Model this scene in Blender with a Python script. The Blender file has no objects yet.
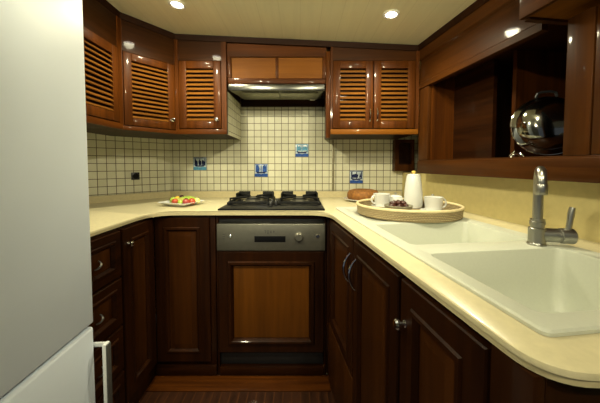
import bpy, bmesh, math, random
from mathutils import Matrix, Vector
random.seed(7)
S = bpy.context.scene
COL = S.collection
PI = math.pi
R = math.radians

# ------------------------------------------------------------------ materials
def _mat(name):
    m = bpy.data.materials.new(name); m.use_nodes = True
    nt = m.node_tree
    return m, nt, nt.nodes['Principled BSDF']

def plain(name, col, rough=.5, metal=0., coat=0., spec=.5, noise=0., nscale=8., bump=0., emit=0.):
    m, nt, b = _mat(name)
    b.inputs['Base Color'].default_value = (*col, 1)
    b.inputs['Roughness'].default_value = rough
    b.inputs['Metallic'].default_value = metal
    b.inputs['Coat Weight'].default_value = coat
    b.inputs['Coat Roughness'].default_value = .08
    b.inputs['Specular IOR Level'].default_value = spec
    if emit:
        b.inputs['Emission Color'].default_value = (1, .93, .8, 1)
        b.inputs['Emission Strength'].default_value = emit
    if noise or bump:
        tc = nt.nodes.new('ShaderNodeTexCoord')
        n = nt.nodes.new('ShaderNodeTexNoise'); n.inputs['Scale'].default_value = nscale; n.inputs['Detail'].default_value = 5
        nt.links.new(tc.outputs['Object'], n.inputs['Vector'])
        if noise:
            r = nt.nodes.new('ShaderNodeValToRGB')
            r.color_ramp.elements[0].position = .3; r.color_ramp.elements[1].position = .7
            r.color_ramp.elements[0].color = (*[c * (1 - noise) for c in col], 1)
            r.color_ramp.elements[1].color = (*[min(1, c * (1 + noise)) for c in col], 1)
            nt.links.new(n.outputs['Fac'], r.inputs['Fac']); nt.links.new(r.outputs['Color'], b.inputs['Base Color'])
        if bump:
            bp = nt.nodes.new('ShaderNodeBump'); bp.inputs['Strength'].default_value = bump; bp.inputs['Distance'].default_value = .004
            nt.links.new(n.outputs['Fac'], bp.inputs['Height']); nt.links.new(bp.outputs['Normal'], b.inputs['Normal'])
    return m

def wood(name, dark, light, grain='z', rough=.45, coat=.14):
    m, nt, b = _mat(name)
    tc = nt.nodes.new('ShaderNodeTexCoord')
    mp = nt.nodes.new('ShaderNodeMapping')
    hi, lo = 42., 2.2
    mp.inputs['Scale'].default_value = {'z': (hi, hi, lo), 'x': (lo, hi, hi), 'y': (hi, lo, hi)}[grain]
    n = nt.nodes.new('ShaderNodeTexNoise'); n.inputs['Scale'].default_value = 1.; n.inputs['Detail'].default_value = 6; n.inputs['Distortion'].default_value = .6
    n2 = nt.nodes.new('ShaderNodeTexNoise'); n2.inputs['Scale'].default_value = .22; n2.inputs['Detail'].default_value = 3
    ad = nt.nodes.new('ShaderNodeMath'); ad.operation = 'ADD'
    mu = nt.nodes.new('ShaderNodeMath'); mu.operation = 'MULTIPLY'; mu.inputs[1].default_value = .5
    r = nt.nodes.new('ShaderNodeValToRGB')
    r.color_ramp.elements[0].position = .33; r.color_ramp.elements[1].position = .68
    r.color_ramp.elements[0].color = (*dark, 1); r.color_ramp.elements[1].color = (*light, 1)
    nt.links.new(tc.outputs['Object'], mp.inputs['Vector'])
    nt.links.new(mp.outputs['Vector'], n.inputs['Vector']); nt.links.new(mp.outputs['Vector'], n2.inputs['Vector'])
    nt.links.new(n.outputs['Fac'], ad.inputs[0]); nt.links.new(n2.outputs['Fac'], ad.inputs[1])
    nt.links.new(ad.outputs[0], mu.inputs[0]); nt.links.new(mu.outputs[0], r.inputs['Fac'])
    nt.links.new(r.outputs['Color'], b.inputs['Base Color'])
    b.inputs['Roughness'].default_value = rough
    b.inputs['Coat Weight'].default_value = coat; b.inputs['Coat Roughness'].default_value = .07
    b.inputs['Specular IOR Level'].default_value = .08
    bp = nt.nodes.new('ShaderNodeBump'); bp.inputs['Strength'].default_value = .08; bp.inputs['Distance'].default_value = .002
    nt.links.new(n.outputs['Fac'], bp.inputs['Height']); nt.links.new(bp.outputs['Normal'], b.inputs['Normal'])
    return m

PU, PV = .0522, .0511           # mosaic pitch
def tiles(name):
    m, nt, b = _mat(name)
    uv = nt.nodes.new('ShaderNodeUVMap'); uv.uv_map = 'UVMap'
    br = nt.nodes.new('ShaderNodeTexBrick')
    br.offset = 0; br.squash = 1
    br.inputs['Scale'].default_value = 1
    br.inputs['Brick Width'].default_value = PU; br.inputs['Row Height'].default_value = PV
    br.inputs['Mortar Size'].default_value = .0021; br.inputs['Mortar Smooth'].default_value = .15
    br.inputs['Color1'].default_value = (.69, .67, .505, 1); br.inputs['Color2'].default_value = (.61, .59, .43, 1)
    br.inputs['Mortar'].default_value = (.085, .060, .026, 1)
    nt.links.new(uv.outputs['UV'], br.inputs['Vector'])
    tc = nt.nodes.new('ShaderNodeTexCoord')
    n = nt.nodes.new('ShaderNodeTexNoise'); n.inputs['Scale'].default_value = 30; n.inputs['Detail'].default_value = 4
    nt.links.new(tc.outputs['Object'], n.inputs['Vector'])
    mx = nt.nodes.new('ShaderNodeMix'); mx.data_type = 'RGBA'; mx.blend_type = 'MULTIPLY'; mx.inputs['Factor'].default_value = .35
    nt.links.new(br.outputs['Color'], mx.inputs['A']); nt.links.new(n.outputs['Color'], mx.inputs['B'])
    rr = nt.nodes.new('ShaderNodeValToRGB'); rr.color_ramp.elements[0].color = (.72, .72, .68, 1); rr.color_ramp.elements[1].color = (1, 1, 1, 1)
    nt.links.new(n.outputs['Fac'], rr.inputs['Fac']); nt.links.new(rr.outputs['Color'], mx.inputs['B'])
    nt.links.new(mx.outputs['Result'], b.inputs['Base Color'])
    b.inputs['Roughness'].default_value = .42
    bp = nt.nodes.new('ShaderNodeBump'); bp.invert = True; bp.inputs['Strength'].default_value = .5; bp.inputs['Distance'].default_value = .002
    nt.links.new(br.outputs['Fac'], bp.inputs['Height']); nt.links.new(bp.outputs['Normal'], b.inputs['Normal'])
    return m

def stripes(name, c1, c2, width, axis, line=.06, rough=.5, coat=0., noise=.25):
    """planks: long boards with a thin seam, running across `axis`"""
    m, nt, b = _mat(name)
    tc = nt.nodes.new('ShaderNodeTexCoord'); sx = nt.nodes.new('ShaderNodeSeparateXYZ')
    nt.links.new(tc.outputs['Object'], sx.inputs[0])
    dv = nt.nodes.new('ShaderNodeMath'); dv.operation = 'DIVIDE'; dv.inputs[1].default_value = width
    fr = nt.nodes.new('ShaderNodeMath'); fr.operation = 'FRACT'
    lt = nt.nodes.new('ShaderNodeMath'); lt.operation = 'LESS_THAN'; lt.inputs[1].default_value = line
    nt.links.new(sx.outputs[axis], dv.inputs[0]); nt.links.new(dv.outputs[0], fr.inputs[0]); nt.links.new(fr.outputs[0], lt.inputs[0])
    mp = nt.nodes.new('ShaderNodeMapping'); mp.inputs['Scale'].default_value = (40, 3, 40) if axis == 0 else (3, 40, 40)
    n = nt.nodes.new('ShaderNodeTexNoise'); n.inputs['Scale'].default_value = 1; n.inputs['Detail'].default_value = 5
    nt.links.new(tc.outputs['Object'], mp.inputs[0]); nt.links.new(mp.outputs[0], n.inputs['Vector'])
    r = nt.nodes.new('ShaderNodeValToRGB')
    r.color_ramp.elements[0].position = .3; r.color_ramp.elements[1].position = .7
    r.color_ramp.elements[0].color = (*[c * (1 - noise) for c in c1], 1); r.color_ramp.elements[1].color = (*[c * (1 + noise) for c in c1], 1)
    nt.links.new(n.outputs['Fac'], r.inputs['Fac'])
    mx = nt.nodes.new('ShaderNodeMix'); mx.data_type = 'RGBA'
    nt.links.new(lt.outputs[0], mx.inputs['Factor']); nt.links.new(r.outputs['Color'], mx.inputs['A']); mx.inputs['B'].default_value = (*c2, 1)
    nt.links.new(mx.outputs['Result'], b.inputs['Base Color'])
    b.inputs['Roughness'].default_value = rough; b.inputs['Coat Weight'].default_value = coat
    return m

def wicker(name):
    m, nt, b = _mat(name)
    uv = nt.nodes.new('ShaderNodeUVMap'); uv.uv_map = 'UVMap'
    br = nt.nodes.new('ShaderNodeTexBrick'); br.offset = .5
    br.inputs['Scale'].default_value = 1; br.inputs['Brick Width'].default_value = .011; br.inputs['Row Height'].default_value = .0072
    br.inputs['Mortar Size'].default_value = .0017; br.inputs['Mortar Smooth'].default_value = .6
    br.inputs['Color1'].default_value = (.62, .50, .28, 1); br.inputs['Color2'].default_value = (.50, .38, .19, 1); br.inputs['Mortar'].default_value = (.12, .075, .025, 1)
    nt.links.new(uv.outputs['UV'], br.inputs['Vector']); nt.links.new(br.outputs['Color'], b.inputs['Base Color'])
    b.inputs['Roughness'].default_value = .6
    bp = nt.nodes.new('ShaderNodeBump'); bp.invert = True; bp.inputs['Distance'].default_value = .004
    nt.links.new(br.outputs['Fac'], bp.inputs['Height']); nt.links.new(bp.outputs['Normal'], b.inputs['Normal'])
    return m

WD, WL = (.0075, .0021, .0005), (.030, .0085, .0016)       # mahogany dark / light
M = dict(
    wood_z=wood('mahogany upright grain', WD, WL, 'z'),
    wood_x=wood('mahogany long grain', WD, WL, 'x'),
    panel_z=wood('mahogany panel', (.017, .0048, .0009), (.055, .0165, .0026), 'z'),
    warm_z=wood('warm mahogany upright', (.027, .0070, .0009), (.096, .0265, .0028), 'z'),
    warm_x=wood('warm mahogany long', (.027, .0070, .0009), (.096, .0265, .0028), 'x'),
    slat=wood('golden mahogany slats', (.070, .024, .003), (.19, .070, .009), 'x'),
    locker_x=wood('shaded red mahogany long', (.023, .0068, .0011), (.070, .0215, .003), 'x'),  # reddish wood, darkened to carry the dimmer light on the right-hand lockers
    locker_z=wood('shaded red mahogany upright', (.023, .0068, .0011), (.070, .0215, .003), 'z'),  # same darkening for low light, upright grain
    fascia=wood('dark mahogany fascia', (.015, .0045, .0008), (.048, .0145, .002), 'x'),
    orange_x=wood('honey mahogany long', (.115, .036, .0035), (.20, .070, .0065), 'x'),
    orange_z=wood('honey mahogany upright', (.068, .0205, .0022), (.125, .041, .0042), 'z'),
    cornice=wood('dark cornice wood', (.011, .0036, .0012), (.026, .0085, .0025), 'x', rough=.6, coat=0.),
    tile=tiles('cream mosaic tiles'),
    ceil=stripes('cream ceiling planks', (.86, .83, .60), (.77, .74, .52), .105, 0, .025, .42, 0., .03),
    floor=stripes('striped dark wood floor', (.030, .0100, .0040), (.060, .020, .006), .045, 0, .14, .35, .4, .5),
    stone=plain('cream stone', (.66, .59, .37), .3, noise=.05, nscale=60, coat=.2),
    stone_edge=plain('cream stone strip', (.58, .50, .29), .35, noise=.06, nscale=60),
    splash=plain('cream panel', (.58, .49, .22), .45, noise=.05, nscale=40),
    sink=plain('off white composite', (.57, .59, .50), .35, noise=.02, nscale=150),
    steel=plain('brushed steel', (.25, .24, .195), .36, .8, noise=.06, nscale=40),
    chrome=plain('chrome', (.75, .76, .78), .08, 1.),
    lidsteel=plain('polished lid steel', (.30, .30, .28), .10, 1.),
    hoodsteel=plain('dark brushed hood steel', (.13, .13, .12), .24, 1.),
    nickel=plain('brushed nickel', (.42, .415, .38), .30, 1.),
    black=plain('black enamel', (.012, .012, .013), .35, noise=.2, nscale=50),
    gloss=plain('black glass', (.006, .006, .007), .3, spec=.12),
    iron=plain('cast iron', (.008, .008, .008), .6, spec=.2),
    white=plain('fridge white', (.77, .85, .96), .48, noise=.015, nscale=6),
    fwhite=plain('fridge handle white', (.70, .72, .72), .35),
    grey=plain('grey plastic', (.07, .07, .065), .4),
    gasket=plain('dark gasket', (.05, .05, .05), .7),
    china=plain('white china', (.68, .69, .66), .18, coat=.4),
    stoneware=plain('grey stoneware', (.26, .25, .18), .45, noise=.1, nscale=40),
    gold=plain('honey wood knob', (.75, .48, .10), .3),
    wicker=wicker('woven cane'),
    cane=plain('pale cane binding', (.70, .58, .33), .55, noise=.15, nscale=90),
    cake=plain('brown cake crust', (.22, .085, .012), .75, noise=.4, nscale=60, bump=.4),
    date=plain('dark dried fruit', (.055, .016, .010), .4, noise=.4, nscale=80),
    melon=plain('pale yellow melon', (.74, .74, .20), .4, noise=.12, nscale=40),
    green=plain('green fruit', (.36, .52, .07), .4, noise=.15, nscale=50),
    yellow=plain('yellow fruit', (.85, .52, .05), .4, noise=.1, nscale=50),
    red=plain('red fruit', (.42, .06, .02), .35, noise=.3, nscale=70),
    pinkred=plain('dark pink fruit', (.33, .05, .04), .4, noise=.35, nscale=70),
    grape=plain('dark grape', (.05, .010, .014), .25),
    delft=plain('white glaze', (.42, .50, .56), .25),
    blue=plain('blue glaze', (.03, .09, .34), .25, noise=.3, nscale=60),
    lightblue=plain('pale blue glaze', (.10, .30, .48), .25, noise=.3, nscale=60),
    navy=plain('navy glaze', (.012, .018, .07), .25),
    orangeg=plain('orange glaze', (.75, .36, .08), .3),
    lamp=plain('lamp lens', (1, .95, .85), .3, emit=40.),
    cond=plain('pale conduit', (.24, .21, .13), .35, metal=.3),
    filt=plain('grey hood filter', (.24, .235, .16), .35, .7, noise=.2, nscale=200),
    whitepl=plain('white paint ring', (.7, .68, .6), .4),
)

# ------------------------------------------------------------------ mesh helpers
def box(bm, x0, x1, y0, y1, z0, z1, bev=0., seg=2):
    vs = [bm.verts.new((x, y, z)) for x in (x0, x1) for y in (y0, y1) for z in (z0, z1)]
    f = [(0, 1, 3, 2), (4, 6, 7, 5), (0, 4, 5, 1), (2, 3, 7, 6), (0, 2, 6, 4), (1, 5, 7, 3)]
    fs = [bm.faces.new([vs[i] for i in q]) for q in f]
    if bev:
        es = {e for q in fs for e in q.edges}
        bmesh.ops.bevel(bm, geom=list(es), offset=bev, segments=seg, affect='EDGES', profile=.5)

def prism(bm, pts, z0, z1, ztop=None):
    """vertical prism of a plan polygon; ztop(x,y) overrides z1"""
    a = [bm.verts.new((x, y, z0)) for x, y in pts]
    b = [bm.verts.new((x, y, ztop(x, y) if ztop else z1)) for x, y in pts]
    n = len(pts)
    bm.faces.new(a[::-1]); bm.faces.new(b)
    for i in range(n): bm.faces.new((a[i], a[(i + 1) % n], b[(i + 1) % n], b[i]))

def loft(bm, rings, cap0=True, cap1=True, closed=True):
    vr = [[bm.verts.new(p) for p in r] for r in rings]
    for a, b in zip(vr, vr[1:]):
        n = len(a)
        for i in range(n if closed else n - 1):
            j = (i + 1) % n
            bm.faces.new((a[i], a[j], b[j], b[i]))
    if cap0: bm.faces.new(vr[0][::-1])
    if cap1: bm.faces.new(vr[-1])
    return vr

def lathe(bm, prof, c=(0, 0, 0), n=32, mat=None, sx=1, sy=1, cap0=True, cap1=True):
    mat = mat or Matrix.Identity(4)
    rings = []
    for r, z in prof:
        rings.append([mat @ Vector((c[0] + max(r, 1e-4) * sx * math.cos(2 * PI * k / n), c[1] + max(r, 1e-4) * sy * math.sin(2 * PI * k / n), c[2] + z)) for k in range(n)])
    loft(bm, rings, cap0, cap1)

def tube(bm, pts, r, n=10, cap=True):
    pts = [Vector(p) for p in pts]
    rr = r if isinstance(r, (list, tuple)) else [r] * len(pts)
    rings = []; up = None
    for i, p in enumerate(pts):
        t = (pts[min(i + 1, len(pts) - 1)] - pts[max(i - 1, 0)]).normalized()
        if up is None:
            up = Vector((0, 0, 1)) if abs(t.z) < .9 else Vector((1, 0, 0))
        s = t.cross(up).normalized(); up = s.cross(t).normalized()
        rings.append([p + (s * math.cos(2 * PI * k / n) + up * math.sin(2 * PI * k / n)) * rr[i] for k in range(n)])
    loft(bm, rings, cap, cap)

def rrect(x0, x1, y0, y1, r, z, n=5):
    out = []
    for cx, cy, a in ((x1 - r, y1 - r, 0), (x0 + r, y1 - r, 90), (x0 + r, y0 + r, 180), (x1 - r, y0 + r, 270)):
        for k in range(n + 1):
            t = R(a + 90 * k / n); out.append((cx + r * math.cos(t), cy + r * math.sin(t), z))
    return out

def fill_loops(bm, loops):
    """flat face between closed loops of existing verts (outer + holes)"""
    es = []
    for L in loops:
        for i in range(len(L)):
            a, b = L[i], L[(i + 1) % len(L)]
            es.append(bm.edges.get((a, b)) or bm.edges.new((a, b)))
    bmesh.ops.triangle_fill(bm, use_beauty=True, use_dissolve=False, edges=es)

def slab_holes(bm, outer, holes, z0, z1, bev=None):
    """plate with holes; bev = list of (outset, z) rings for the outer edge from the top down"""
    for z, flip in ((z1, 0), (z0, 1)):
        pass
    top = [[bm.verts.new((x, y, z1)) for x, y in L] for L in [outer] + holes]
    bot = [[bm.verts.new((x, y, z0)) for x, y in L] for L in [outer] + holes]
    for t, b in zip(top, bot):
        n = len(t)
        for i in range(n):
            j = (i + 1) % n; bm.faces.new((t[i], t[j], b[j], b[i]))
    fill_loops(bm, top); fill_loops(bm, bot)

def obj(name, bm, mat, parent=None, angle=35, loc=None, rotz=None, smooth=True):
    bmesh.ops.recalc_face_normals(bm, faces=bm.faces)
    me = bpy.data.meshes.new(name); bm.to_mesh(me); bm.free()
    if smooth:
        me.polygons.foreach_set('use_smooth', [True] * len(me.polygons))
        me.set_sharp_from_angle(angle=R(angle))
    me.materials.append(M[mat] if isinstance(mat, str) else mat)
    o = bpy.data.objects.new(name, me); COL.objects.link(o)
    if parent: o.parent = parent
    if loc: o.location = loc
    if rotz: o.rotation_euler = (0, 0, rotz)
    return o

def B(): return bmesh.new()
def part_box(name, mat, parent, *a, bev=.002):
    bm = B(); box(bm, *a, bev=bev); return obj(name, bm, mat, parent)

def tag(o, label=None, cat=None, group=None, kind=None):
    if label: o['label'] = label
    if cat: o['category'] = cat
    if group: o['group'] = group
    if kind: o['kind'] = kind
    return o

def thing(name, label, cat, loc=(0, 0, 0), rotz=0., group=None):
    o = bpy.data.objects.new(name, None); o.empty_display_size = .05; COL.objects.link(o)
    o.location = loc; o.rotation_euler = (0, 0, rotz)
    return tag(o, label, cat, group)

def struct(name, bm, mat, **k):
    return tag(obj(name, bm, mat, **k), kind='structure')

def copy_tree(o, parent=None):
    c = o.copy(); COL.objects.link(c)
    if parent: c.parent = parent
    for ch in list(o.children): copy_tree(ch, c)
    return c

# facing line: local x runs to the viewer's right along the front, y goes into the unit
def face(A, Bp):
    return (A[0], A[1], 0), math.atan2(Bp[1] - A[1], Bp[0] - A[0]), math.hypot(Bp[0] - A[0], Bp[1] - A[1])

FZ = -.045
K = .1327                                 # the right-hand run opens by this much per metre
PHI = math.atan(K)
def RP(lat, D): return (lat - K * D, D)   # a point of the right run: sideways offset, distance ahead
def ceilz(x, y=0): return 1.8886 - .0454 * x

# ------------------------------------------------------------------ camera
cd = bpy.data.cameras.new('Camera'); cam = bpy.data.objects.new('Camera', cd); COL.objects.link(cam)
cam.location = (0, 0, 1.13); cam.rotation_euler = (R(90 - 2.5), 0, 0)
cd.sensor_width = 36; cd.lens = 36 * 275 / 600.; cd.clip_start = .02
cd.shift_y = -(201.5 - 176.5) / 600.
S.camera = cam

# ------------------------------------------------------------------ the setting
bm = B(); box(bm, -1.75, 1.6, -1.8, 2.3, -.08, FZ); struct('floor', bm, 'floor')
bm = B(); box(bm, -.80, .16, 1.372, 1.475, FZ, FZ + .006, bev=.002); struct('trim_1', bm, 'warm_x')
bm = B()
v = [bm.verts.new((x, y, ceilz(x) + t)) for t in (0, .04) for x, y in ((-1.75, -1.8), (1.7, -1.8), (1.7, 2.3), (-1.75, 2.3))]
bm.faces.new(v[3::-1]); bm.faces.new(v[4:])
for i in range(4): bm.faces.new((v[i], v[(i + 1) % 4], v[4 + (i + 1) % 4], v[4 + i]))
struct('ceiling', bm, 'ceil')

def tile_wall(name, line, z0, z1, u0, back):
    """tiled wall along a plan polyline, UVs in metres so the mosaic stays square; `back` = offset direction for thickness"""
    bm = B(); uv = bm.loops.layers.uv.new('UVMap')
    us = [u0]
    for a, b in zip(line, line[1:]): us.append(us[-1] + math.hypot(b[0] - a[0], b[1] - a[1]))
    fr = [[bm.verts.new((x, y, z)) for x, y in line] for z in (z0, z1)]
    bk = [[bm.verts.new((x + back[0], y + back[1], z)) for x, y in line] for z in (z0, z1)]
    def q(vs, uvs):
        f = bm.faces.new(vs)
        for l, w in zip(f.loops, uvs): l[uv].uv = w
    n = len(line)
    for i in range(n - 1):
        q((fr[0][i], fr[0][i + 1], fr[1][i + 1], fr[1][i]), ((us[i], z0), (us[i + 1], z0), (us[i + 1], z1), (us[i], z1)))
        q((bk[0][i + 1], bk[0][i], bk[1][i], bk[1][i + 1]), ((us[i + 1], z0), (us[i], z0), (us[i], z1), (us[i + 1], z1)))
        q((fr[1][i], fr[1][i + 1], bk[1][i + 1], bk[1][i]), ((0, 0),) * 4)
        q((fr[0][i + 1], fr[0][i], bk[0][i], bk[0][i + 1]), ((0, 0),) * 4)
    for i in (0, n - 1):
        q((fr[0][i], fr[1][i], bk[1][i], bk[0][i]), ((0, 0),) * 4)
    return bm

YW = 2.115
ZT = .926                                   # foot of the tiles
UX = -.350                                  # a vertical joint of the mosaic on the back wall
VZ = 1.034                                  # a horizontal joint
def retile(bm, u_of0):                      # shift UVs so the joints fall where the photo has them
    uv = bm.loops.layers.uv.active
    for f in bm.faces:
        for l in f.loops: l[uv].uv = (l[uv].uv[0] - u_of0, l[uv].uv[1] - VZ)
WL_ = [(-1.5, -1.8), (-1.5, 1.615), (-1.0, YW)]
bm = tile_wall('w', [WL_[-1], (1.30, YW)], 0, 1.99, WL_[-1][0], (0, .06)); retile(bm, UX); struct('wall_back', bm, 'tile', smooth=False)
bm = tile_wall('w', WL_, 0, 1.99, 0, (-.05, .05)); retile(bm, .012); struct('wall_left', bm, 'tile', smooth=False)
# right side: cream panel behind the sink, hull side behind the lockers above it
bm = B(); prism(bm, [RP(1.068, 2.113), RP(1.068, -1.8), RP(1.12, -1.8), RP(1.12, 2.113)], FZ, 1.07); struct('wall_right', bm, 'splash')
bm = B(); prism(bm, [RP(1.50, 2.113), RP(1.50, -1.8), RP(1.54, -1.8), RP(1.54, 2.113)], 1.03, 1.83); struct('wall_right_upper', bm, 'wood_z')

bm = B(); prism(bm, [RP(1.121, 2.113), RP(1.121, -1.8), RP(1.499, -1.8), RP(1.499, 2.113)], 1.045, 1.069); struct('trim_6', bm, 'splash')
# crown moulding along every wall locker
def cornice(pts, name):
    bm = B()
    prof = [(0, -.034), (.010, -.032), (.013, -.018), (.016, -.0005), (-.02, -.0005), (-.02, -.034)]
    rings = []
    for i, p in enumerate(pts):
        ds = []
        for a, b in ((i - 1, i), (i, i + 1)):
            if a >= 0 and b < len(pts):
                d = Vector((pts[b][0] - pts[a][0], pts[b][1] - pts[a][1])).normalized(); ds.append(Vector((d.y, -d.x)))
        w = sum(ds, Vector((0, 0))).normalized(); k = 1 / max(.5, w.dot(ds[0]))
        rings.append([(p[0] + w.x * o * k, p[1] + w.y * o * k, ceilz(p[0] + w.x * o * k) + z) for o, z in prof])
    loft(bm, rings)
    return struct(name, bm, 'cornice')
cornice([(-.961, .95), (-.961, 1.485), (-.765, 1.72), (.728, 1.72)], 'trim_2')
cornice([RP(.96, 1.735), RP(.96, .45)], 'trim_3')

# ------------------------------------------------------------------ doors
def rect_rings(bm, x0, x1, z0, z1, rings, cap=True):
    rs = [[(x0 + i, y, z0 + i), (x1 - i, y, z0 + i), (x1 - i, y, z1 - i), (x0 + i, y, z1 - i)] for i, y in rings]
    loft(bm, rs, True, cap)

def panel_door(parent, x0, x1, z0, z1, y=0., frame=.052, name='door', fm='wood_z', pm='panel_z', t=.02, raised=True):
    bm = B()
    rect_rings(bm, x0, x1, z0, z1, [(0, y), (0, y - t + .003), (.003, y - t), (frame, y - t), (frame + .004, y - t - .005), (frame + .013, y - t - .005), (frame + .022, y - t + .007), (frame + .022, y)], True)
    d = obj(name, bm, fm, parent)
    f = frame + .0225
    if x1 - x0 > 2 * f + .03 and z1 - z0 > 2 * f + .03:
        bm = B()
        rr = [(0, y - .001), (0, y - t + .010)]
        rr += [(.006, y - t + .010), (.026, y - t + .003), (.028, y - t + .003)] if raised and x1 - x0 > 2 * f + .08 and z1 - z0 > 2 * f + .08 else [(.002, y - t + .009)]
        rect_rings(bm, x0 + f, x1 - f, z0 + f, z1 - f, rr)
        obj('panel', bm, pm, d)
    return d

def louvre_door(parent, x0, x1, z0, z1, n=12, st=.045, t=.02, fm='warm_z', sm='slat', name='door'):
    bm = B()
    box(bm, x0, x0 + st, -t, 0, z0, z1, .002); box(bm, x1 - st, x1, -t, 0, z0, z1, .002)
    box(bm, x0 + st, x1 - st, -t, 0, z0, z0 + st, .002); box(bm, x0 + st, x1 - st, -t, 0, z1 - st, z1, .002)
    d = obj(name, bm, fm, parent)
    bm = B()
    a0, a1 = z0 + st, z1 - st
    p = (a1 - a0) / n
    for k in range(n):
        zc = a0 + p * (k + .5)
        prof = [(-t + .001, zc - p * .42), (-t + .0005, zc - p * .42 + .004), (-.006, zc + p * .26), (-.001, zc + p * .26), (-.001, zc + p * .26 - .004), (-t + .007, zc - p * .42)]
        loft(bm, [[(x, y, z) for y, z in prof] for x in (x0 + st - .002, x1 - st + .002)])
    obj('louvre', bm, sm, d)
    return d

def knob(parent, x, z, y=-.02, r=.013, mat='chrome'):
    bm = B()
    m = Matrix.Translation((x, y, z)) @ Matrix.Rotation(PI / 2, 4, 'X')
    lathe(bm, [(.009, 0), (.009, .002), (.005, .005), (.005, .012), (r, .017), (r, .022), (r * .7, .027), (0, .028)], n=18, mat=m)
    return obj('knob', bm, mat, parent)

def bow_handle(parent, x, z0, z1, y=-.02, r=.0045, out=.028, mat='chrome', tilt=0.):
    bm = B()
    pts = []
    for k in range(11):
        t = k / 10
        pts.append((x + tilt * (t - .5), y + .001 - out * math.sin(PI * t) ** .7, z0 + (z1 - z0) * t))
    tube(bm, pts, [r * (.8 + .5 * math.sin(PI * k / 10)) for k in range(11)], 8)
    return obj('handle', bm, mat, parent)

# ------------------------------------------------------------------ base units
ZC = .857                                    # underside of the worktop
def base_root(name, label, A, Bp, cat='cabinet'):
    loc, rz, w = face(A, Bp)
    return thing(name, label, cat, loc, rz), w

# left run: drawers, then a door
c, w = base_root('drawer_cabinet', 'dark mahogany drawer cabinet between the white fridge and the corner door', (-.80, .905), (-.80, 1.190))
part_box('carcass', 'wood_z', c, 0, w, 0, .55, FZ, ZC)
for z0, z1 in ((.645, .843), (.43, .635), (.225, .42), (.05, .215)):
    d = panel_door(c, .006, w - .006, z0, z1, name='drawer', frame=.034, fm='wood_x', pm='panel_z', raised=False)
    bow_handle(d, w * .47, (z0 + z1) / 2 - .016, (z0 + z1) / 2 + .012, r=.0035, out=.018, tilt=.02, mat='nickel')
c, w = base_root('base_cabinet', 'narrow dark wood base cabinet with a round chrome knob in the left corner', (-.80, 1.192), (-.80, 1.4855))
part_box('carcass', 'wood_z', c, 0, w, 0, .50, FZ, ZC)
d = panel_door(c, .008, w - .03, .05, .843); knob(d, .040, .772)
# back run left of the dishwasher
c, w = base_root('base_cabinet', 'plain dark base cabinet with one panelled door, just left of the dishwasher', (-.797, 1.486), (-.462, 1.486))
part_box('carcass', 'wood_z', c, 0, w, 0, .58, FZ, ZC)
panel_door(c, .012, w - .028, .045, .843, frame=.05)
bm = B(); box(bm, 0, w, -.012, 0, FZ, .02, .003); obj('plinth', bm, 'wood_x', c)

# dishwasher
loc, rz, w = face((-.458, 1.490), (.144, 1.490))
dw = thing('dishwasher', 'built-in dishwasher with steel control panel above an orange-brown wood panel', 'dishwasher', loc, rz)
bm = B()
box(bm, 0, w, .03, .58, .05, ZC); box(bm, 0, .012, -.004, .03, FZ, ZC, .002); box(bm, w - .012, w, -.004, .03, FZ, ZC, .002); box(bm, .012, w - .012, -.004, .03, .836, ZC)
obj('housing', bm, 'wood_z', dw)
part_box('vent_strip', 'black', dw, .014, w - .014, .004, .03, .812, .834)
x0, x1, z0, z1 = .008, w - .008, .664, .810
cp = part_box('control_panel', 'steel', dw, x0, x1, -.022, .03, z0, z1, bev=.004)
part_box('display', 'gloss', cp, .212, .380, -.0235, -.02, .711, .744, bev=.001)
bm = B(); m = Matrix.Translation((.452, -.0218, .741)) @ Matrix.Rotation(PI / 2, 4, 'X')
lathe(bm, [(.027, 0), (.027, .003), (.0225, .004), (.021, .02), (.018, .023), (0, .023)], n=28, mat=m); obj('dial', bm, 'steel', cp)
for bx, r in ((.083, .008), (.553, .010)):
    bm = B(); m = Matrix.Translation((bx, -.0218, .744)) @ Matrix.Rotation(PI / 2, 4, 'X')
    lathe(bm, [(r, 0), (r, .004), (r * .8, .006), (0, .006)], n=18, mat=m); obj('button', bm, 'chrome', cp)
for k in range(3):
    bm = B(); box(bm, .040, .054, -.0226, -.0215, .728 + k * .012, .731 + k * .012); obj('print_mark', bm, 'grey', cp)
bm = B(); box(bm, .533, .537, -.0226, -.0215, .735, .753); obj('print_mark', bm, 'grey', cp)
def strokes(bm, x, z, h, segs, y=-.0226):
    for (a, b), (c_, d_) in segs:
        p, q = Vector((x + a * h, 0, z + b * h)), Vector((x + c_ * h, 0, z + d_ * h))
        t = (q - p).normalized(); n = Vector((-t.z, 0, t.x)) * h * .09
        vs = [bm.verts.new((s.x, yy, s.z)) for yy in (y, y + .001) for s in (p - n, q - n, q + n, p + n)]
        bm.faces.new(vs[:4]); bm.faces.new(vs[7:3:-1])
        for i in range(4): bm.faces.new((vs[i], vs[4 + i], vs[4 + (i + 1) % 4], vs[(i + 1) % 4]))
LET = [[((0, 1), (.8, 1)), ((.4, 1), (.4, 0))], [((0, 0), (0, 1)), ((0, 1), (.6, 1)), ((.6, 1), (.6, 0)), ((.6, 0), (0, 0))],
       [((0, 1), (.6, 0)), ((.6, 1), (0, 0))], [((0, 1), (.3, .5)), ((.6, 1), (.3, .5)), ((.3, .5), (.3, 0))]]
bm = B()
for i, L in enumerate(LET): strokes(bm, .266 + i * .0155, .760, .014, L)
obj('lettering', bm, 'grey', cp)
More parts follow.
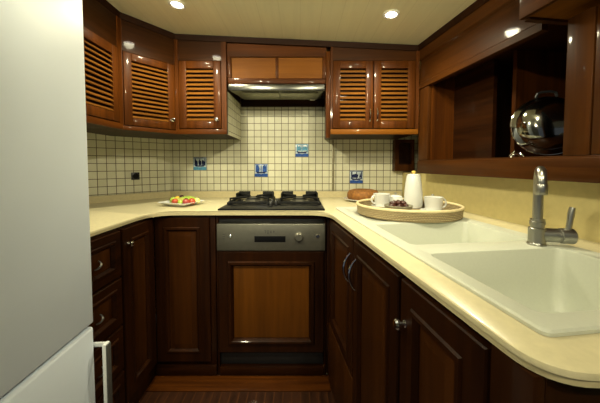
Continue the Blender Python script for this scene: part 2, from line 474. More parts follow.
# wood door of the dishwasher
d = None
bm = B()
rect_rings(bm, .012, w - .012, .091, .658, [(0, .03), (0, -.012), (.004, -.016), (.052, -.016), (.058, -.030), (.070, -.030), (.082, -.010), (.082, .02)])
d = obj('door', bm, 'wood_z', dw)
bm = B(); rect_rings(bm, .095, w - .095, .174, .575, [(0, .02), (0, -.008), (.004, -.009)]); obj('panel', bm, 'orange_z', d)
part_box('kick_grille', 'black', dw, .014, w - .014, .012, .05, .008, .088)
part_box('kick_rail', 'wood_x', dw, .012, w - .012, -.010, .03, FZ, .005, bev=.004)
# corner post
bm = B(); box(bm, .147, .190, 1.486, 1.53, FZ, ZC, .002); struct('trim_4', bm, 'wood_z')

# right run
def hollow(c, w):
    bm = B(); box(bm, 0, w, 0, .018, FZ, ZC); obj('face_frame', bm, 'wood_z', c)
    for a in (0, w - .018):
        bm = B(); box(bm, a, a + .018, .018, .52, FZ, ZC if a and w < .5 else .66); obj('side_panel', bm, 'wood_z', c)
    bm = B(); box(bm, .018, w - .018, .018, .52, FZ, .04); obj('floor_panel', bm, 'wood_x', c)
LB = .365
c, w = base_root('base_cabinet', 'dark wood base cabinet under the sink with two doors and bow handles', RP(LB, 1.455), RP(LB, .692))
hollow(c, w)
mid = (1.455 - 1.055) / .9913
d = panel_door(c, .03, mid - .006, .285, .843, frame=.046); bow_handle(d, mid - .035, .655, .775)
d = panel_door(c, mid + .006, w - .006, .09, .843, frame=.046); bow_handle(d, mid + .035, .655, .775)
bm = B(); box(bm, .0, mid, -.018, 0, FZ, .275, .002); obj('plinth', bm, 'panel_z', c)
bm = B(); box(bm, mid + .001, w, -.018, 0, FZ, .08, .002); obj('plinth', bm, 'wood_x', c)
c, w = base_root('base_cabinet', 'dark wood base cabinet with a round chrome knob nearest the camera on the right', RP(LB, .690), RP(LB, .345))
hollow(c, w)
dwid = (.690 - .418) / .9913
d = panel_door(c, .006, dwid, .09, .843, frame=.050); knob(d, .030, .740)
part_box('corner_panel', 'wood_z', c, dwid + .006, w, -.018, 0, FZ, ZC - .001)

# ------------------------------------------------------------------ worktop
def fillet(p, a, b, t, n=8):
    """points rounding corner p between directions to a and b, tangent length t"""
    p, a, b = Vector(p), Vector(a), Vector(b)
    s, e = p + (a - p).normalized() * t, p + (b - p).normalized() * t
    return [tuple((1 - k) ** 2 * s + 2 * k * (1 - k) * p + k * k * e) for k in [i / n for i in range(n + 1)]]
def wt_outline(o):
    lf = -.785 - o; bf = 1.466 - o; rl = .343 + o; ne = .320 + o
    c1 = (lf, bf); c2 = (rl - K * bf, bf); c3 = RP(rl, ne)
    pts = [(lf, .90)]
    pts += fillet(c1, (lf, .9), (0, bf), .15)
    pts += fillet(c2, (-.3, bf), c3, .115)
    pts += fillet(c3, c2, (.9, ne), .060)
    wl = 1.066
    pts += [(wl - K * ne, ne), (wl - K * 2.113, 2.113), (-.998, 2.113), (-1.497, 1.614), (-1.497, .90)]
    return pts
# sink cut-out
SA = RP(.405, 1.555)
sl = Vector((math.sin(PHI), -math.cos(PHI))); si = Vector((math.cos(PHI), math.sin(PHI)))
def SK(s, t): p = Vector(SA) + sl * s + si * t; return (p.x, p.y)
wt = thing('worktop', 'cream stone worktop running round three sides of the galley', 'worktop', (0, 1.7, .857))
hole = [SK(.012, .012), SK(1.168, .012), SK(1.168, .498), SK(.012, .498)]
bm = B()
rings = [(.005, .88), (.001, .8775), (0, .874), (0, .869)]
outl = [wt_outline(a) for a, z in rings]
vr = [[bm.verts.new((x, y, z)) for x, y in L] for L, (a, z) in zip(outl, rings)]
ht = [bm.verts.new((x, y, .88)) for x, y in hole]; hb = [bm.verts.new((x, y, .869)) for x, y in hole]
for a, b in zip(vr, vr[1:]):
    for i in range(len(a)): bm.faces.new((a[i], a[(i + 1) % len(a)], b[(i + 1) % len(a)], b[i]))
for i in range(4): bm.faces.new((ht[i], ht[(i + 1) % 4], hb[(i + 1) % 4], hb[i]))
fill_loops(bm, [vr[0], ht]); fill_loops(bm, [vr[-1], hb])
def local(bm, root):
    bmesh.ops.transform(bm, matrix=(Matrix.Translation(root.location) @ Matrix.Rotation(root.rotation_euler.z, 4, 'Z')).inverted(), verts=bm.verts)
local(bm, wt); obj('slab', bm, 'stone', wt)
bm = B(); slab_holes(bm, wt_outline(.003), [hole], .858, .8685); local(bm, wt); obj('edge_strip', bm, 'stone_edge', wt)
bm = B()
wl = [(-1.497, .90), (-1.497, 1.614), (-.998, 2.113), (.776, 2.113)]
il = [(-1.48, .90), (-1.48, 1.607), (-.991, 2.096), (.776, 2.096)]
a = [[bm.verts.new((x, y, z)) for x, y in L] for L, z in ((il, .8802), (il, .924), (wl, .926), (wl, .8802))]
for i in range(len(wl) - 1):
    for k in range(4):
        bm.faces.new((a[k][i], a[k][i + 1], a[(k + 1) % 4][i + 1], a[(k + 1) % 4][i]))
for i in (0, -1): bm.faces.new([a[k][i] for k in range(4)])
local(bm, wt); obj('upstand', bm, 'stone_edge', wt)

# ------------------------------------------------------------------ sink and tap
sk = thing('kitchen_sink', 'off-white double-bowl sink with a drainer set into the right worktop', 'sink', (*SA, .88), math.atan2(sl.y, sl.x))
bm = B()
Lx, Wy = 1.18, .51
outer = [rrect(0, Lx, 0, Wy, .03, z) for z in (.0005,)] 
oring = [rrect(0, Lx, 0, Wy, .014, .0006), rrect(0, Lx, 0, Wy, .014, .006), rrect(.004, Lx - .004, .004, Wy - .004, .012, .009)]
vo = [[bm.verts.new(p) for p in r] for r in oring]
for a, b in zip(vo, vo[1:]):
    for i in range(len(a)): bm.faces.new((a[i], a[(i + 1) % len(a)], b[(i + 1) % len(a)], b[i]))
holes = []
def basin(x0, x1, y0, y1, depth, r=.020):
    rr = []
    for ins, z, rad in ((0, .009, r), (.004, .0075, r), (.006, .003, r), (.010, -depth * .5, r + .006), (.016, -depth + .03, r + .010), (.028, -depth + .006, r + .006), (.048, -depth, r)):
        rr.append(rrect(x0 + ins, x1 - ins, y0 + ins, y1 - ins, rad, z))
    vs = [[bm.verts.new(p) for p in q] for q in rr]
    for a, b in zip(vs, vs[1:]):
        for i in range(len(a)): bm.faces.new((a[i], a[(i + 1) % len(a)], b[(i + 1) % len(a)], b[i]))
    bm.faces.new(vs[-1]); holes.append(vs[0])
basin(.455, .751, .037, .455, .16); basin(.825, 1.139, .037, .455, .17)
# drainer: a shallow tray
rr = [rrect(.05 + i, .415 - i, .05 + i, .46 - i, .03, z) for i, z in ((0, .009), (.006, .005))]
vs = [[bm.verts.new(p) for p in q] for q in rr]
for i in range(len(vs[0])): bm.faces.new((vs[0][i], vs[0][(i + 1) % len(vs[0])], vs[1][(i + 1) % len(vs[0])], vs[1][i]))
bm.faces.new(vs[1]); holes.append(vs[0])
fill_loops(bm, [vo[-1]] + holes)
obj('basin', bm, 'sink', sk)
for x, y, dz in ((.603, .2, .16), (.98, .2, .17)):
    bm = B(); lathe(bm, [(.042, 0), (.042, .002), (.036, .003), (.030, .001), (0, .001)], (x, y, -dz), 28); obj('drain', bm, 'chrome', sk)

tp = SK(.797, .413)
tap = thing('mixer_tap', 'brushed nickel mixer tap standing between the two sink bowls', 'tap', (*tp, .889))
bm = B(); lathe(bm, [(.0240, 0), (.0240, .004), (.0222, .006), (.0215, .009), (.0215, .050), (.0195, .052), (.017, .053), (.017, .062), (.0, .062)], n=32); obj('body', bm, 'nickel', tap)
bm = B(); lathe(bm, [(.0195, .062), (.0195, .070), (.018, .072), (.018, .078)], n=28); obj('collar', bm, 'nickel', tap)
bm = B()
pts = [(0, 0, .07), (0, 0, .10), (0, 0, .14), (0, 0, .19)]
dirx, diry = -.585, -.81
for k in range(1, 13):
    t = PI * k / 12
    q = .030 * (1 - math.cos(t)); pts.append((dirx * q, diry * q, .192 + .032 * math.sin(t)))
pts.append((dirx * .06, diry * .06, .182))
tube(bm, pts, .0128, 18); obj('spout', bm, 'nickel', tap)
bm = B(); lathe(bm, [(.0138, .156), (.0148, .158), (.0148, .184), (.0138, .186)], (dirx * .06, diry * .06, 0), 22); obj('nozzle', bm, 'nickel', tap)
bm = B()
m = Matrix.Rotation(R(-16), 4, 'Z') @ Matrix.Translation((0, 0, .031)) @ Matrix.Rotation(PI / 2, 4, 'Y')
lathe(bm, [(.0205, .010), (.0205, .050), (.0190, .052), (.0190, .055), (.0225, .057), (.0225, .087), (.020, .090), (0, .090)], n=28, mat=m); obj('cartridge', bm, 'nickel', tap)
bm = B()
hx, hy = .076 * math.cos(R(-16)), .076 * math.sin(R(-16))
tube(bm, [(hx, hy, .046), (hx + .004, hy, .075), (hx + .008, hy + .001, .100), (hx + .011, hy + .001, .116)], [.0075, .0075, .0085, .007], 14); obj('lever', bm, 'nickel', tap)

# ------------------------------------------------------------------ cooktop
ck = thing('gas_cooktop', 'black glass gas cooktop with two cast-iron grates', 'cooktop', (-.156, 1.735, .8802))
bm = B(); box(bm, -.291, .291, -.255, .235, 0, .009, .003); obj('glass_plate', bm, 'gloss', ck)
for gx in (-.152, .152):
    gy = .065
    bm = B(); lathe(bm, [(.062, .0092), (.062, .015), (.050, .018), (.050, .026), (.030, .027)], (gx, gy, 0), 32); b1 = obj('burner', bm, 'steel', ck)
    bm = B(); lathe(bm, [(.044, .027), (.046, .031), (.042, .034), (0, .035)], (gx, gy, 0), 28); obj('burner_cap', bm, 'black', b1)
    bm = B()
    x0, x1, y0, y1 = gx - .122, gx + .122, -.080, .205
    for y in (y0, y1): box(bm, x0, x1, y - .006, y + .006, .012, .026, .002)
    for x in (x0, x1): box(bm, x - .006, x + .006, y0, y1, .012, .026, .002)
    for k in range(4):
        a = PI / 4 + PI / 2 * k
        p0 = Vector((gx + math.cos(a) * .035, gy + math.sin(a) * .035, .043)); p1 = Vector((gx + math.copysign(.116, math.cos(a)), gy + math.copysign(.135, math.sin(a)), .043))
        tube(bm, [p0, p0.lerp(p1, .7), p1, p1 - Vector((0, 0, .024))], .0065, 6)
    for x in (x0, x1):
        for y in (y0, y1): box(bm, x - .010, x + .010, y - .010, y + .010, .0093, .022, .002)
    box(bm, x0, x0 + .078, y1 - .005, y1 + .005, .012, .062, .003); box(bm, x1 - .078, x1, y1 - .005, y1 + .005, .012, .062, .003)
    box(bm, x0 - .004, x0 + .004, y1 - .09, y1, .012, .056, .003); box(bm, x1 - .004, x1 + .004, y1 - .09, y1, .012, .056, .003)
    obj('grate', bm, 'iron', ck)
for k, (kx, ky) in enumerate(((-.014, -.150), (.014, -.110), (-.014, -.065), (.014, -.020))):
    bm = B(); lathe(bm, [(.0125, .0092), (.0125, .012), (.0115, .013), (.0105, .034), (.009, .036), (0, .036)], (kx, ky, 0), 20); obj('knob', bm, 'black', ck)

# ------------------------------------------------------------------ hood and the locker over it
hd = thing('range_hood', 'slim steel range hood under the wooden panel above the cooktop', 'range hood', (-.13, 1.72, 1.588))
bm = B(); box(bm, -.314, .283, 0, .018, 0, .038, .003); obj('front_strip', bm, 'hoodsteel', hd)
bm = B()
rings = [[(-.312, .018, z0), (.310, .018, z0), (.310, .26, z1), (-.312, .26, z1)] for z0, z1 in ((.006, .006), (.036, .036))]
rings = [[(-.312, .018, .004), (.281, .018, .004), (.25, .24, -.001), (-.26, .24, -.001)], [(-.312, .018, .037), (.281, .018, .037), (.281, .37, .037), (-.312, .37, .037)]]
loft(bm, rings); obj('canopy', bm, 'filt', hd)
for a, b in ((-.24, -.005), (.005, .245)):
    bm = B(); box(bm, a, b, .05, .215, -.006, .0045, .002); obj('filter', bm, 'filt', hd)
bm = B(); box(bm, .20, .235, .222, .238, -.008, -.0005, .002); obj('switch', bm, 'whitepl', hd)

hoodtop = ceilz(.187) - .036 - 1.628
hc = thing('hood_cabinet', 'wooden locker front with two honey panels over the range hood', 'cabinet', (-.448, 1.72, 1.628))
w = .611
bm = B()
ht_ = lambda x, y: ceilz(x - .448) - 1.664
prism(bm, [(0, .02), (w, .02), (w, .385), (0, .385)], .001, 0, ht_); box(bm, 0, w, 0, .02, .001, .034, .001); prism(bm, [(0, 0), (w, 0), (w, .02), (0, .02)], .164, 0, ht_)
box(bm, 0, .022, 0, .02, .034, .164, .001); box(bm, w - .022, w, 0, .02, .034, .164, .001); box(bm, w * .5 - .008, w * .5 + .008, .010, .02, .034, .164, .001)
obj('frame', bm, 'warm_x', hc)
for a, b in ((.023, w * .5 - .009), (w * .5 + .009, w - .023)):
    bm = B(); box(bm, a, b, .014, .0195, .035, .163); obj('panel', bm, 'orange_x', hc)

# ------------------------------------------------------------------ wall lockers with louvred doors
ZB = 1.316; ZD0, ZD1 = 1.352, 1.760; ZU = 1.833
def lz(c, x, y):
    return ceilz(c.location.x + x * math.cos(c.rotation_euler.z) - y * math.sin(c.rotation_euler.z)) - .036
def upper(label, A, Bp, depth, plan=None):
    loc, rz, w = face(A, Bp)
    c = thing('wall_cabinet', label, 'cabinet', (loc[0], loc[1], 0), rz)
    bm = B()
    if plan:
        prism(bm, plan, ZB + .004, ZU, lambda x, y: ceilz(x) - .036); local(bm, c)
    else:
        prism(bm, [(0, .002), (w, .002), (w, depth), (0, depth)], ZB + .004, ZU, lambda x, y: lz(c, x, y))
    obj('carcass', bm, 'wood_z', c)
    return c, w
def upper_frame(c, w, rail_mat='warm_x', lst=.012, rst=.012, ZD0=1.352, ZD1=1.760):
    bm = B(); box(bm, 0, w, -.018, .002, ZB, ZD0 - .004, .003); obj('bottom_rail', bm, rail_mat, c)
    bm = B(); prism(bm, [(lst, -.012), (w - rst, -.012), (w - rst, .002), (lst, .002)], ZD1 + .004, ZU, lambda x, y: lz(c, x, y)); obj('fascia', bm, 'fascia', c)
    for a, b in ((0, lst), (w - rst, w)):
        bm = B(); prism(bm, [(a, -.018), (b, -.018), (b, .002), (a, .002)], ZD0 - .004, ZU, lambda x, y: lz(c, x, y)); obj('stile', bm, 'warm_z', c)

c, w = upper('louvred wall cabinet at the far left, right beside the white fridge', (-.961, .95), (-.961, 1.480), .30)
ZL = 1.732
upper_frame(c, w, rst=.028, ZD1=ZL)
louvre_door(c, .015, w * .42, ZD0, ZL); louvre_door(c, w * .42 + .006, w - .031, ZD0, ZL)
c, w = upper('diagonal corner louvred wall cabinet with a small chrome knob', (-.961, 1.486), (-.766, 1.716), .3,
             [(-.959, 1.489), (-.768, 1.719), (-.768, 2.108), (-.995, 2.108), (-1.26, 1.843), (-1.26, 1.489)])
upper_frame(c, w, lst=.010, rst=.012, ZD0=1.343, ZD1=ZL)
d = louvre_door(c, .013, w - .015, 1.343, ZL, n=13, st=.040); knob(d, w - .036, 1.398, r=.0125)
c, w = upper('single-door louvred wall cabinet on the left of the range hood', (-.763, 1.72), (-.450, 1.72), .385)
upper_frame(c, w, lst=.02, rst=.03)
d = louvre_door(c, .023, w - .034, ZD0, ZD1); knob(d, w - .056, 1.405, r=.0125)
# tiled side of that cabinet towards the hood
bm = tile_wall('t', [(w + .0008, .012), (w + .0008, .385)], ZB + .001, 1.583, 0, (-.004, 0)); retile(bm, .02)
obj('tiled_side', bm, 'tile', c, smooth=False)
c, w = upper('two-door louvred wall cabinet on the right of the range hood', (.187, 1.72), (.728, 1.72), .385)
upper_frame(c, w, rail_mat='orange_x', lst=.012, rst=.02)
mid = .262
d = louvre_door(c, .014, mid - .003, ZD0, ZD1); bow_handle(d, mid - .020, 1.395, 1.475, r=.003, out=.016)
d = louvre_door(c, mid + .003, w - .024, ZD0, ZD1); bow_handle(d, mid + .024, 1.395, 1.475, r=.003, out=.016)
bm = B(); box(bm, -.027, -.001, -.016, .06, ZB - .022, 1.82, .003); obj('end_post', bm, 'warm_z', c)
# dark strip painting in the shadowed gap above the tiles behind the hood
bm = B(); box(bm, -.445, .185, 2.095, 2.114, 1.567, 1.626); struct('shade_strip', bm, 'wood_x')
bm = B(); box(bm, .246, .259, 2.098, 2.1145, .927, ZB, .003)
tag(obj('conduit', bm, 'cond'), 'thin grey-brown upright conduit on the tiles right of the cooktop', 'conduit')

# ------------------------------------------------------------------ open locker on the right
LA = .96
A, Bp = RP(LA, 1.712), RP(LA, .44)
loc, rz, w = face(A, Bp)
lk = thing('open_locker', 'long open-fronted mahogany locker over the sink', 'locker', loc, rz)
def sD(D): return (1.712 - D) / .9913
z0, zr, zo, zu = 1.076, 1.152, 1.588, 1.822
bm = B(); box(bm, 0, w, -.004, .018, z0, zr, .003); box(bm, 0, w, .002, .018, zr - .004, zr + .006, .002); obj('bottom_rail', bm, 'locker_x', lk)
bm = B()
prof = [(0, zo), (-.006, zo + .002), (-.006, zo + .03), (.000, zo + .036), (.006, zo + .17), (-.004, zo + .178), (-.006, zu), (.02, zu), (.02, zo)]
loft(bm, [[(x, y, z) for y, z in prof] for x in (0, sD(.962))]); obj('fascia', bm, 'locker_x', lk)
sA, sB_, sC = sD(1.617), sD(.886), sD(.813)
bm = B(); box(bm, 0, sA, .0, .018, zr + .006, zo, .002); obj('stile', bm, 'locker_z', lk)
bm = B(); box(bm, sB_, sC, .0, .022, zr + .006, zo, .003); obj('stile', bm, 'locker_z', lk)
bm = B(); box(bm, sC + .004, w, .0, .022, zr + .006, zo, .003); obj('door', bm, 'locker_z', lk)
bm = B(); box(bm, 0, w, .018, .50, z0 + .02, zr - .008); obj('shelf', bm, 'locker_x', lk)
bm = B(); box(bm, 0, sD(.962), .02, .50, 1.64, 1.66); obj('top_board', bm, 'wood_x', lk)
bm = B(); box(bm, .003, sA + .012, .02, .17, zr - .006, 1.638); obj('end_panel', bm, 'warm_z', lk)
bm = B(); box(bm, .005, sD(1.33), .156, .176, zr - .006, 1.638); obj('back_panel', bm, 'wood_x', lk)
bm = B(); box(bm, sD(1.237), sD(1.218), .165, .484, zr - .006, 1.638); obj('partition', bm, 'warm_z', lk)
bm = B(); box(bm, sD(1.35), w, .485, .50, zr - .006, 1.60); obj('back_panel', bm, 'wood_x', lk)
# boxed end below the corner, with an arched slot
bm = B()
xe0, xe1, ye = .708, .850, 2.050
arch = [(.736, 1.130), (.838, 1.130), (.838, 1.275)] + [(.787 + .051 * math.cos(t), 1.275 + .020 * math.sin(t)) for t in [PI * k / 8 for k in range(1, 8)]] + [(.736, 1.275)]
outr = [(xe0, 1.080), (xe1, 1.080), (xe1, 1.315), (xe0, 1.315)]
fr = [[bm.verts.new((x, ye, z)) for x, z in L] for L in (outr, arch)]
bk = [[bm.verts.new((x, ye + .016, z)) for x, z in L] for L in (outr, arch)]
fill_loops(bm, fr); fill_loops(bm, bk)
for a, b in zip(fr, bk):
    for i in range(len(a)): bm.faces.new((a[i], a[(i + 1) % len(a)], b[(i + 1) % len(a)], b[i]))
box(bm, xe0, xe0 + .012, ye + .016, 2.112, 1.080, 1.315); box(bm, xe0 + .012, xe1, ye + .016, 2.112, 1.080, 1.094); box(bm, xe1 - .010, xe1, ye + .016, 2.112, 1.094, 1.315)
local(bm, lk); obj('end_box', bm, 'locker_z', lk)
bm = B(); box(bm, xe0 + .013, xe1 - .011, 2.100, 2.112, 1.095, 1.31); local(bm, lk); obj('void_backing', bm, 'cornice', lk)  # dark backing paints a deep void's shade into the shallow slot

# overhead box locker, upper right
A, Bp = RP(.862, .942), RP(.862, .30)
loc, rz, w = face(A, Bp)
ob = thing('overhead_locker', 'glossy wooden overhead box jutting out at the top right corner', 'locker', loc, rz)
bm = B()
rings = []
zt = ceilz(1.50) - .006
box(bm, 0, w, .012, .62, 1.648, zt - .0); obj('carcass', bm, 'locker_x', ob)
bm = B(); box(bm, 0, w, -.006, .012, 1.612, zt, .003); obj('front_board', bm, 'locker_x', ob)
bm = B(); box(bm, .021, w, .013, .62, 1.614, 1.647); obj('bottom_board', bm, 'orange_x', ob)  # lighter than the box: bounce light from the worktop put into the colour
bm = B(); box(bm, 0, .020, .013, .62, 1.606, 1.647, .002); obj('end_board', bm, 'locker_x', ob)

# ------------------------------------------------------------------ refrigerator
A, Bp = (-.640, .255), (-.6765, .882)
loc, rz, w = face(A, Bp)
fg = thing('refrigerator', 'tall white two-door refrigerator filling the left edge', 'refrigerator', (loc[0], loc[1], FZ), rz)
bm = B(); box(bm, .003, w - .003, .065, .66, .03, 1.83, .004); obj('body', bm, 'white', fg)
bm = B(); box(bm, .02, w - .02, .05, .065, .05, 1.82); obj('gasket', bm, 'gasket', fg)
bm = B(); box(bm, 0, w, 0, .055, .612 - FZ, 1.86, .007, 3); obj('fridge_door', bm, 'white', fg)
bm = B(); box(bm, 0, w, 0, .055, .05, .602 - FZ, .010, 3); fd = obj('freezer_door', bm, 'white', fg)
hx0, hx1 = w - .018, w + .006
bm = B()
box(bm, hx0, hx1, -.045, -.033, .20, .590, .003)
box(bm, w + .0005, hx1 - .001, -.036, .020, .572, .588, .002); box(bm, w + .0005, hx1 - .001, -.036, .020, .203, .219, .002)
hdl = obj('door_handle', bm, 'fwhite', fd)
bm = B(); box(bm, hx0 + .001, hx1 - .001, -.0485, -.0445, .203, .587, .0015); obj('grip_insert', bm, 'grey', hdl)
for x in (.05, w - .05):
    for y in (.12, .6):
        bm = B(); lathe(bm, [(.02, 0), (.02, .032)], (x, y, 0), 14); obj('foot', bm, 'gasket', fg)

# ------------------------------------------------------------------ things on the wall
bm = B(); box(bm, -.026, .026, -.010, -.001, -.026, .026, .003)
p = Vector((-1.178, 1.7975)); dx = Vector((1.11 - 1.298, 1.853 - 1.70)); 
so = tag(thing('socket', 'small square black socket on the left tiled wall', 'socket', (-1.168, 1.947, 1.048), PI / 4))
obj('cover', bm, 'black', so)
bm = B(); m = Matrix.Translation((0, -.0105, 0)) @ Matrix.Rotation(PI / 2, 4, 'X'); lathe(bm, [(.019, -.001), (.019, .0012), (.017, .0015), (.016, .0004), (0, .0004)], n=24, mat=m); obj('insert', bm, 'gloss', so)

def decor(ix, iz, label, kind):
    """glazed picture tile two mosaic tiles wide, let into the back wall"""
    x = UX + ix * PU; z = VZ + iz * PV
    t = thing('picture_tile', label, 'tile', (x + PU, YW - .0005, z + PV), 0, 'blue picture tiles')
    W, H = PU - .002, PV - .002
    bm = B(); box(bm, -W, W, -.004, 0, -H, H, .001); obj('glazed_face', bm, 'delft', t)
    def poly(bm, pts, d=.0006):
        a = [bm.verts.new((px * W, -.0041, pz * H)) for px, pz in pts]; b = [bm.verts.new((px * W, -.0041 - d, pz * H)) for px, pz in pts]
        bm.faces.new(a[::-1]); bm.faces.new(b)
        for i in range(len(a)): bm.faces.new((a[i], a[(i + 1) % len(a)], b[(i + 1) % len(a)], b[i]))
    bm = B(); poly(bm, [(-.98, -.98), (.98, -.98), (.98, -.55), (.5, -.48), (0, -.58), (-.5, -.48), (-.98, -.55)]); obj('water', bm, 'blue' if kind != 'tall' else 'lightblue', t)
    bm = B(); poly(bm, [(-.6, -.46), (.55, -.46), (.85, -.15), (.2, -.26), (-.3, -.26), (-.9, -.10)], .0008); obj('hull', bm, 'navy', t)
    bm = B()
    if kind == 'tall':
        for c in (-.5, .05, .55):
            poly(bm, [(c - .22, -.2), (c + .2, -.2), (c + .16, .35), (c - .12, .62), (c - .26, .3)], .0009)
    elif kind == 'pair':
        for c in (-.45, .4):
            poly(bm, [(c - .34, -.02), (c + .30, -.02), (c + .38, .35), (c + .1, .66), (c - .28, .5)], .0009)
    elif kind == 'figures':
        for c in (-.55, .5):
            poly(bm, [(c - .3, -.22), (c + .25, -.22), (c + .32, .3), (c + .1, .85), (c - .25, .7)], .0009)
        poly(bm, [(-.12, .1), (.08, .1), (.0, .6)], .0009)
    else:
        poly(bm, [(-.65, -.12), (.2, -.12), (.3, .35), (-.1, .5), (-.6, .38)], .0009); poly(bm, [(.4, -.1), (.75, -.1), (.6, .7)], .0009)
    for a_, b_ in ((-.8, -.62), (-.05, .06), (.72, .86)): poly(bm, [(a_, -.3), (b_, -.3), (b_, .80), (a_, .80)], .0007)
    poly(bm, [(-.95, .84), (.95, .84), (.95, .93), (-.95, .93)], .0007)
    obj('sails', bm, {'tall': 'navy', 'pair': 'lightblue', 'figures': 'blue', 'low': 'navy'}[kind], t)
decor(-9, 1, 'blue and white ship tile left of the cooktop, under the left wall cabinet', 'tall')
decor(0, 0, 'blue and white picture tile low on the wall straight above the left grate', 'figures')
decor(6, 3, 'pale blue sailing ship tile, highest of the picture tiles', 'pair')
decor(14, -1, 'blue ship tile lowest on the wall, above the brown cake', 'low')

# ------------------------------------------------------------------ food and crockery
# fruit platter
fx, fy = -.730, 1.690
pl = thing('platter', 'square white platter of cut fruit on the left worktop', 'platter', (fx, fy, .8802), R(-20))
bm = B()
rr = [(.070, 0, .02), (.074, .004, .02), (.112, .020, .012), (.115, .022, .012), (.112, .0235, .012), (.080, .011, .02), (.072, .008, .02)]
loft(bm, [rrect(-a * .92, a * .92, -a * .80, a * .80, r, z) for a, z, r in rr]); obj('dish', bm, 'china', pl)
def blob(name, label, cat, mat, x, y, z, sx, sy, sz, group=None, rot=0., n=14, sub=None, jag=.0):
    bm = B()
    bmesh.ops.create_icosphere(bm, subdivisions=2, radius=1)
    for v in bm.verts:
        k = 1 + random.uniform(-jag, jag)
        v.co = Vector((v.co.x * sx * k, v.co.y * sy * k, max(v.co.z, -.75) * sz * k))
    return tag(obj(name, bm, mat, loc=(x, y, z), rotz=rot, angle=60), label, cat, group)
def wedge(name, label, cat, mat, x, y, z, r, th, rot, group=None, rind='green'):
    t = thing(name, label, cat, (x, y, z), rot, group)
    bm = B(); n = 14
    a = [(r * math.cos(PI * k / n), 0, r * .55 * math.sin(PI * k / n)) for k in range(n + 1)]
    loft(bm, [[(px, yy * 1., pz) for px, _, pz in a] for yy in (-th / 2, th / 2)]); obj('flesh', bm, mat, t)
    bm = B()
    b = [(px * 1.05, 0, pz * 1.07 + .0005) for px, _, pz in a]
    loft(bm, [[(px, yy, pz) for px, _, pz in a] + [(px, yy, pz) for px, _, pz in b[::-1]] for yy in (-th / 2 + .001, th / 2 - .001)]); obj('rind', bm, rind, t)
    return t
zf = .8802 + .010
def fp(u, v): 
    u, v = u * 1.02, v * 1.25
    c_, s_ = math.cos(R(-20)), math.sin(R(-20)); return fx + u * c_ - v * s_, fy + u * s_ + v * c_
for u, v, lab, r in ((.006, .034, 'pale melon slice at the back of the fruit platter', .058), (.012, .002, 'pale melon slice in the middle of the fruit platter', .056)):
    x, y = fp(u, v); wedge('melon_slice', lab, 'fruit', 'melon', x, y, zf + .001, r * 1.12, .034, R(-14), 'melon slices')
for u, v, m_, lab, s_ in ((-.068, .030, 'yellow', 'yellow fruit piece at the far left back of the platter', .021), (-.050, -.012, 'green', 'green fruit piece at the front left of the platter', .022),
                       (.032, -.036, 'green', 'green fruit piece at the front middle of the platter', .016), (-.010, -.036, 'red', 'red strawberry at the front of the fruit platter', .020),
                       (.062, -.028, 'pinkred', 'dark red berry half at the front right of the platter', .020), (.084, -.008, 'red', 'red berry at the far right end of the platter', .021),
                       (.082, .03, 'melon', 'yellow-green fruit chunk at the right back of the platter', .019)):
    x, y = fp(u, v); o = blob('fruit_piece', lab, 'fruit', m_, x, y, zf + s_ * .8, s_ * 1.02, s_ * .95, s_ * 1.0, 'cut fruit on the platter', jag=.05)
for k, (u, v, z) in enumerate(((-.072, -.004, 0), (-.040, .042, .004), (-.030, .026, .010), (-.078, .012, .002), (.047, -.012, .002))):
    x, y = fp(u, v); blob('grape', 'small dark grape on the fruit platter', 'grape', 'grape', x, y, zf + .018 + z * 1.5, .015, .015, .016, 'dark grapes on the platter')

# cake on its plate, far right corner
kx, ky = .434, 1.885
cp_ = thing('cake_plate', 'patterned plate under the brown cake in the right corner', 'plate', (kx, ky, .8802))
bm = B(); lathe(bm, [(.07, 0), (.075, .004), (.128, .014), (.130, .016), (.127, .0175), (.112, .0085), (0, .007)], n=48); obj('dish', bm, 'china', cp_)
bm = B()
for k in range(10):
    a = 2 * PI * k / 10
    lathe(bm, [(.009, 0), (.0085, .001), (0, .0012)], n=10, mat=Matrix.Translation((.1175 * math.cos(a), .1175 * math.sin(a), .0128)) @ Matrix.Rotation(a, 4, 'Z') @ Matrix.Rotation(-.17, 4, 'Y'))
obj('rim_pattern', bm, 'orangeg', cp_)
bm = B(); lathe(bm, [(.085, .0), (.100, .004), (.109, .020), (.107, .045), (.096, .062), (.070, .070), (.040, .068), (.016, .060), (0, .056)], n=48)
tag(obj('cake', bm, 'cake', loc=(kx, ky, .8890)), 'round brown baked cake on a plate behind the tray', 'cake')

# wicker tray
tx, ty = .520, 1.328
tz = .8802 + .009
tr = thing('wicker_tray', 'oval woven wicker tray holding the coffee set by the sink', 'tray', (tx, ty, tz), R(-13))
RX, RY, HT = .237, .212, .047
bm = B(); uvl = bm.loops.layers.uv.new('UVMap')
n = 64
prof = [(.965, .0), (1.0, .004), (1.005, .03), (1.015, HT), (.985, HT), (.975, .03), (.965, .009)]
rs = [[bm.verts.new((RX * s * math.cos(2 * PI * k / n), RY * s * math.sin(2 * PI * k / n), z)) for k in range(n)] for s, z in prof]
vv = [0, .012, .038, .06, .068, .09, .11]
per = 2 * PI * math.sqrt((RX ** 2 + RY ** 2) / 2)
def uvq(f, us, vs_):
    for l, a_, b_ in zip(f.loops, us, vs_): l[uvl].uv = (a_, b_)
for i in range(len(rs) - 1):
    for k in range(n):
        j = (k + 1) % n
        f = bm.faces.new((rs[i][k], rs[i][j], rs[i + 1][j], rs[i + 1][k])); uvq(f, (per * k / n, per * (k + 1) / n, per * (k + 1) / n, per * k / n), (vv[i], vv[i], vv[i + 1], vv[i + 1]))
for r in (rs[0][::-1], rs[-1]):
    f = bm.faces.new(r)
    for l in f.loops: l[uvl].uv = (l.vert.co.x, l.vert.co.y)
obj('basket', bm, 'wicker', tr)
bm = B()
